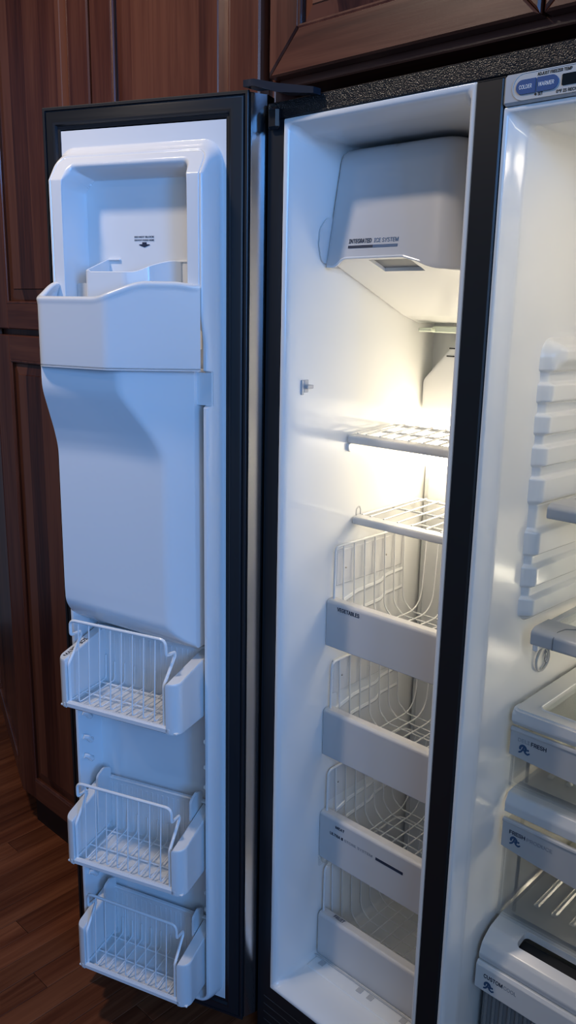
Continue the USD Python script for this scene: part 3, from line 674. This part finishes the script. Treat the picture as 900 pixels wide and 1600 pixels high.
# ------------------------------------------------------------------ four wire baskets in the freezer
def freezer_basket(zb, zt, zrail, zfloor, label, words, yb=.366, extra=(), px0=.0535):
    s = thing('freezer_basket', label, 'basket', (.2, .24, zb), group='sliding wire baskets in the freezer')
    H = zt - zb
    pr_ = fillet([(.113, zb), (.113, zt - .004), (.118, zt), (.134, zt), (.137, zt - .006), (.137, zt - .014), (.1185, zt - .016), (.1185, zb)], [.003, .006, .006, .006, .003, .002, .004, .002], 5, True)
    fp = obj('front_panel', prism(pr_, px0, .3435, 0), 'white_shaded', s)
    X0, X1 = .0605, .3375
    top = fillet([(X0, .1245, zb + .02), (X0, .1245, zrail), (X0, yb, zrail), (X1, yb, zrail), (X1, .1245, zrail), (X1, .1245, zb + .02)], [0, .012, .02, .02, .012, 0], 6)
    obj('rail', tube(top, .0024, 8), 'vinyl_wire', s)
    for y in np.arange(.1480, yb - .02, .0305):
        w = fillet([(X0 - .0015, y, zrail + .002), (X0 + .004, y, zfloor + .02), (X0 + .028, y, zfloor), (X1 - .028, y, zfloor), (X1 - .004, y, zfloor + .02), (X1 + .0015, y, zrail + .002)], [0, .03, .02, .02, .03, 0], 5)
        obj('hoop_wire', tube(w, .0015, 6), 'vinyl_wire', s)
    for x in np.linspace(X0 + .030, X1 - .030, 9):
        w = fillet([(x, .121, zfloor + .0025), (x, yb - .012, zfloor + .0025), (x, yb - .001, zrail)], [0, .045, 0], 8)
        obj('long_wire', tube(w, .0015, 6), 'vinyl_wire', s)
    for words_, x, z, h_, w_, mt, where in words:
        if where == 'front': obj('lettering', text(words_, (x, .1127, z), (1, 0, 0), (0, 0, 1), h_, w_, bold=(mt != 'print_grey')), mt, s, smooth=False)
        else: obj('lettering', text(words_, (x, .1225, zt + .0003), (1, 0, 0), (0, 1, 0), h_, w_, bold=True), mt, s, smooth=False)
    for a, b, z0_, z1_ in extra:
        obj('stripe', box(a, b, .1123, .1132, z0_, z1_), 'print_dark', s, smooth=False)
    return s
freezer_basket(.817, .905, 1.001, .835, 'top freezer basket, its white front lettered VEGETABLES', [('VEGETABLES', .078, .8895, .0068, .050, 'print_dark', 'front')])
freezer_basket(.599, .692, .782, .617, 'second freezer basket, with a plain white front', [])
freezer_basket(.381, .479, .562, .399, 'third freezer basket, marked MEAT with a dark stripe', [('MEAT', .092, .4605, .0052, .022, 'print_dark', 'front'), ('ULTRA', .079, .4430, .0052, .026, 'print_dark', 'front'), ('STORE SYSTEM', .114, .4430, .0050, .066, 'print_grey', 'front')],
               extra=[(.188, .248, .4425, .4475), (.1075, .1110, .4430, .4480)])
freezer_basket(.162, .257, .354, .182, 'bottom freezer basket, lettered FRUIT on its top edge', [('FRUIT', .086, .257, .0075, .026, 'print_dark', 'top')], px0=.0570)
obj('basket_slide', cat(tube([(.056, .108, .1625), (.345, .108, .1625)], .0016, 8), *[box(x, x + .012, .094, .106, .160, .1615, .0005) for x in (.075, .17, .195, .27, .29)]), 'grey_plastic', fzl)
obj('runner_catch', cat(*[trimesh.creation.icosphere(2, .007).apply_translation(p) for p in ((.0590, .124, .371), (.067, .126, .367), (.072, .123, .371))], box(.0520, .0565, .112, .124, .360, .379, .001)), 'clear_plastic', fzl)

# ------------------------------------------------------------------ fresh food side: shelves and drawers
X0, X1 = .4335, .845
def glass_shelf(z, y0, y1, t, label, seam=None):
    s = thing('glass_shelf', label, 'shelf', (.64, (y0 + y1) / 2, z - t), group='glass shelves of the fresh food side')
    pr_ = fillet([(y0, z - t), (y0, z - .004), (y0 + .01, z), (y0 + .055, z), (y0 + .055, z - t * .6), (y0 + .012, z - t)], [.008, .010, .008, .003, .003, .004], 5, True)
    o = sg.box(.449, y0, X1 - .006, y1)
    tr = obj('front_trim', prism(pr_, .4520, X1 - .006, 0), 'grey_plastic', s)
    obj('side_trim', cat(box(.4525, .466, y0 + .05, y1, z - t * .7, z - .0002, .003), box(X1 - .023, X1 - .007, y0 + .05, y1, z - t * .7, z - .0002, .003), box(.4525, X1 - .007, y1 - .015, y1, z - t * .7, z - .0002, .003)), 'grey_plastic', s)
    obj('glass', box(.466, X1 - .023, y0 + .050, y1 - .012, z - .006, z - .001, .0005), 'shelf_glass', s, smooth=False)
    if seam:
        ln = fillet([(.486, y0 - .0006, z - t + .002), (.486, y0 - .0006, z - .006), (.4865, y0 + .012, z + .0004), (.489, y0 + .03, z + .0004), (.50, y0 + .040, z + .0004), (.54, y0 + .046, z + .0004)], [0, .004, .004, .006, .01, 0], 4)
        obj('seam', tube(ln, .0007, 6), 'flap_grey', tr)
        obj('slot_highlight', box(.510, .54, y0 + .030, y0 + .038, z - .001, z + .0012, .0008), 'print_white', tr, smooth=False)  # highlight of the slot painted in as a white bar
        obj('support_lug', box(.4535, .4615, y0 + .004, y0 + .05, z - t - .010, z - t + .004, .002), 'white_plastic', s)
    return s
glass_shelf(1.149, .112, .50, .022, 'upper glass shelf with a plain grey front lip')
glass_shelf(.968, .098, .50, .026, 'lower glass shelf with a seamed grey front lip, above the drawers', True)

lid = thing('crisper_cover', 'white framed glass cover over the top drawer', 'shelf', (.64, .3, .808))
fo = sg.Polygon(rrect(X0 - .0005, X1 + .001, .097, .51, .012, 5)); fi = sg.Polygon(rrect(X0 + .030, X1 - .030, .122, .49, .012, 6))
o1, o2 = fo.buffer(-.003), fo
fr = (man(prism(fo.difference(fi), .820, .8345, 2)) + man(prism(fo.buffer(-.004).difference(fi.buffer(.002)), .8345, .8375, 2))) + man(prism(sg.Polygon(fillet([(.104, .809), (.098, .817), (.0975, .829), (.104, .8375), (.12, .8375), (.12, .809)], [.002, .006, .006, .006, .002, .002], 5, True)), X0 + .001, X1 - .001, 0))
obj('frame', fr, 'bin_white', lid, smooth=40)
rim = np.array(fi.exterior.coords)[:-1]
obj('glass_rim', tube(np.column_stack([rim, np.full(len(rim), .8372)]), .0018, 6, closed=True), 'white_plastic', lid)
obj('glass', prism(fi.buffer(.001), .828, .832, 2), 'shelf_glass', lid, smooth=False)

def logo(parent, x, z, y, s):
    """small blue emblem of a curl over a swash"""
    a = sg.LineString([(x + s * (.42 + .34 * math.cos(t)), z + s * (.52 + .36 * math.sin(t))) for t in np.linspace(-.4, 3.3, 16)]).buffer(s * .13)
    b = sg.LineString([(x, z), (x + s * .22, z + s * .12), (x + s * .42, z + s * .42), (x + s * .46, z + s * .62)]).buffer(s * .10)
    c = sg.LineString([(x + s * .55, z + s * .40), (x + s * .72, z + s * .12), (x + s * 1.0, z + s * .02), (x + s * 1.18, z + s * .16)]).buffer(s * .09)
    d = sg.Point(x + s * 1.02, z + s * .52).buffer(s * .12)
    g = a.union(b).union(c).union(d)
    for q in getattr(g, 'geoms', [g]): obj('emblem', prism(q.simplify(s * .01), y - .0005, y + .0002, 1), 'print_blue', parent, smooth=False)

def clear_drawer(name, label, z0, z1, band0, words, emb, y=.108, arch=.0, depth=.36):
    d = thing(name, label, 'drawer', (.64, .28, z0))
    xa, xb = X0 + .001, X1 - .002
    t = .0028
    tubm = man(box(xa, xb, y, y + depth, z0, z1, .004)) - man(box(xa + t, xb - t, y + t, y + depth - t, z0 + t, z1 + .1, .003))
    pane = obj('tub', tubm, 'clear_plastic', d, smooth=20)
    rb = [box(x, x + .010, y + .05, y + depth - .03, z0 + t, z0 + t + .006, .0025) for x in np.arange(xa + .035, xb - .03, .030)]
    obj('floor_rib', cat(box(xa + .012, xb - .012, y + .014, y + depth - .01, z0 + t + .0003, z0 + t + .0012), *rb), 'frosted_plastic', d, smooth=False)
    obj('bottom_edge', cat(tube([(xa, y + .001, z0 + .001), (xb, y + .001, z0 + .001)], .0026, 8), tube([(xa + .001, y + .001, z0), (xa + .001, y + .001, z1)], .0022, 8), tube([(xa + .018, y + .02, z0 + .004), (xa + .018, y + .02, z1 - .002)], .003, 8)), 'clear_plastic', d)
    # opaque band whose lower edge arches up in the middle
    xs_ = np.linspace(xa - .0015, xb + .0015, 40); xm = (xa + xb) / 2
    low = band0 - arch * np.clip(1 - np.abs((xs_ - xm) / (xb - xa) * 2), 0, 1) ** .8
    pg = sg.Polygon(list(zip(xs_, low)) + [(xs_[-1], z1), (xs_[0], z1)])
    bn = obj('handle_band', cat(prism(pg, y - .006, y - .0005, 1), tube([(xs_[0], y - .004, z1 - .002), (xs_[-1], y - .004, z1 - .002)], .0042, 10)), 'grey_plastic', d, smooth=30)  # the band's shade is put into its grey
    for s, x, z, h_, w_, mt, bd in words: obj('lettering', text(s, (x, y - .0061, z), ex, ez, h_, w_, bold=bd), mt, bn, smooth=False)
    logo(bn, emb[0], emb[1], y - .0061, .0135)
    return d
clear_drawer('deli_drawer', 'clear top drawer with a shade-greyed band marked DELIFRESH', .706, .8035, .760, [('DELI', .4450, .7855, .0058, .0190, 'print_grey', False), ('FRESH', .4660, .7850, .0062, .0250, 'print_dark', True)], (.449, .7690), arch=.012)
cvr = thing('drawer_cover', 'pale rounded shelf over the FRESHPRODUCE drawer', 'shelf', (.64, .28, .651))
obj('slab', prism(fillet([(.105, .660), (.104, .676), (.113, .6905), (.13, .692), (.150, .692), (.150, .682), (.13, .682), (.118, .655)], [.004, .010, .008, .004, 0, 0, .004, .004], 6, True), X0 - .001, X1 + .001, 0), 'bin_white', cvr)
obj('glass', box(X0 + .004, X1 - .004, .150, .48, .684, .6895, .001), 'shelf_glass', cvr, smooth=False)
clear_drawer('produce_drawer', 'clear middle drawer with a shade-greyed band marked FRESHPRODUCE', .476, .650, .603, [('FRESH', .4445, .6290, .0062, .0270, 'print_dark', True), ('PRODUCE', .4735, .6285, .0058, .0420, 'print_grey', False)], (.4480, .6130), arch=.02)
sheet = thing('drawer_cover', 'curved white cover with a dark finger recess over the bottom drawer', 'shelf', (.64, .28, .40))
pr_ = fillet([(.0645, .418), (.0625, .428), (.070, .446), (.092, .460), (.125, .4655), (.46, .4655), (.46, .455), (.13, .455), (.098, .449), (.078, .436), (.0705, .418)], [.002, .008, .016, .02, .01, 0, 0, .01, .02, .012, .002], 6, True)
cv = man(prism(pr_, X0 - .001, X1 + .001, 0))
pk = man(trimesh.creation.extrude_polygon(sg.Polygon(rrect(.481, .800, .086, .118, .007, 6)), .2, engine='earcut').apply_translation((0, 0, .40)))
obj('shell', cv - pk, 'bin_white', sheet, smooth=35)
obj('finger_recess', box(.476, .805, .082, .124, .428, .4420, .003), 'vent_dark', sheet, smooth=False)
th = np.linspace(0, 2 * math.pi, 40, endpoint=False)
obj('dial_ring', tube(np.column_stack([.594 + .011 * np.cos(th), .0668 + .0035 * np.sin(th) - .0, .4365 + .0095 * np.sin(th)]), .0006, 6, closed=True), 'print_white', sheet)
obj('lettering', text('Express', (.583, .0655, .4235), ex, (0, .3, 1), .0045, .024), 'print_black', sheet, smooth=False)
cool = thing('cool_drawer', 'bottom drawer with a white band marked CUSTOMCOOL above a dark ribbed front', 'drawer', (.64, .26, .16))
obj('tub', cat(box(X0 + .001, X1, .082, .45, .170, .366, .003), *[box(x, x + .006, .0775, .084, .18, .366, .002) for x in np.arange(X0 + .006, X1 - .02, .0135)]), 'flap_grey', cool, smooth=False)
bn = obj('handle_band', prism(fillet([(.0585, .368), (.0585, .411), (.0625, .4165), (.080, .4165), (.080, .368)], [.003, .004, .003, 0, .001], 4, True), X0 - .002, X1 + .001, 0), 'bin_white', cool)
for s, x, z, h_, w_, mt, bd in (('CUSTOM', .4455, .3945, .0064, .0330, 'print_dark', True), ('COOL', .4800, .3945, .0062, .0215, 'print_grey', False)):
    obj('lettering', text(s, (x, .0584, z), ex, ez, h_, w_, bold=bd), mt, bn, smooth=False)
logo(bn, .4480, .3760, .0584, .0135)
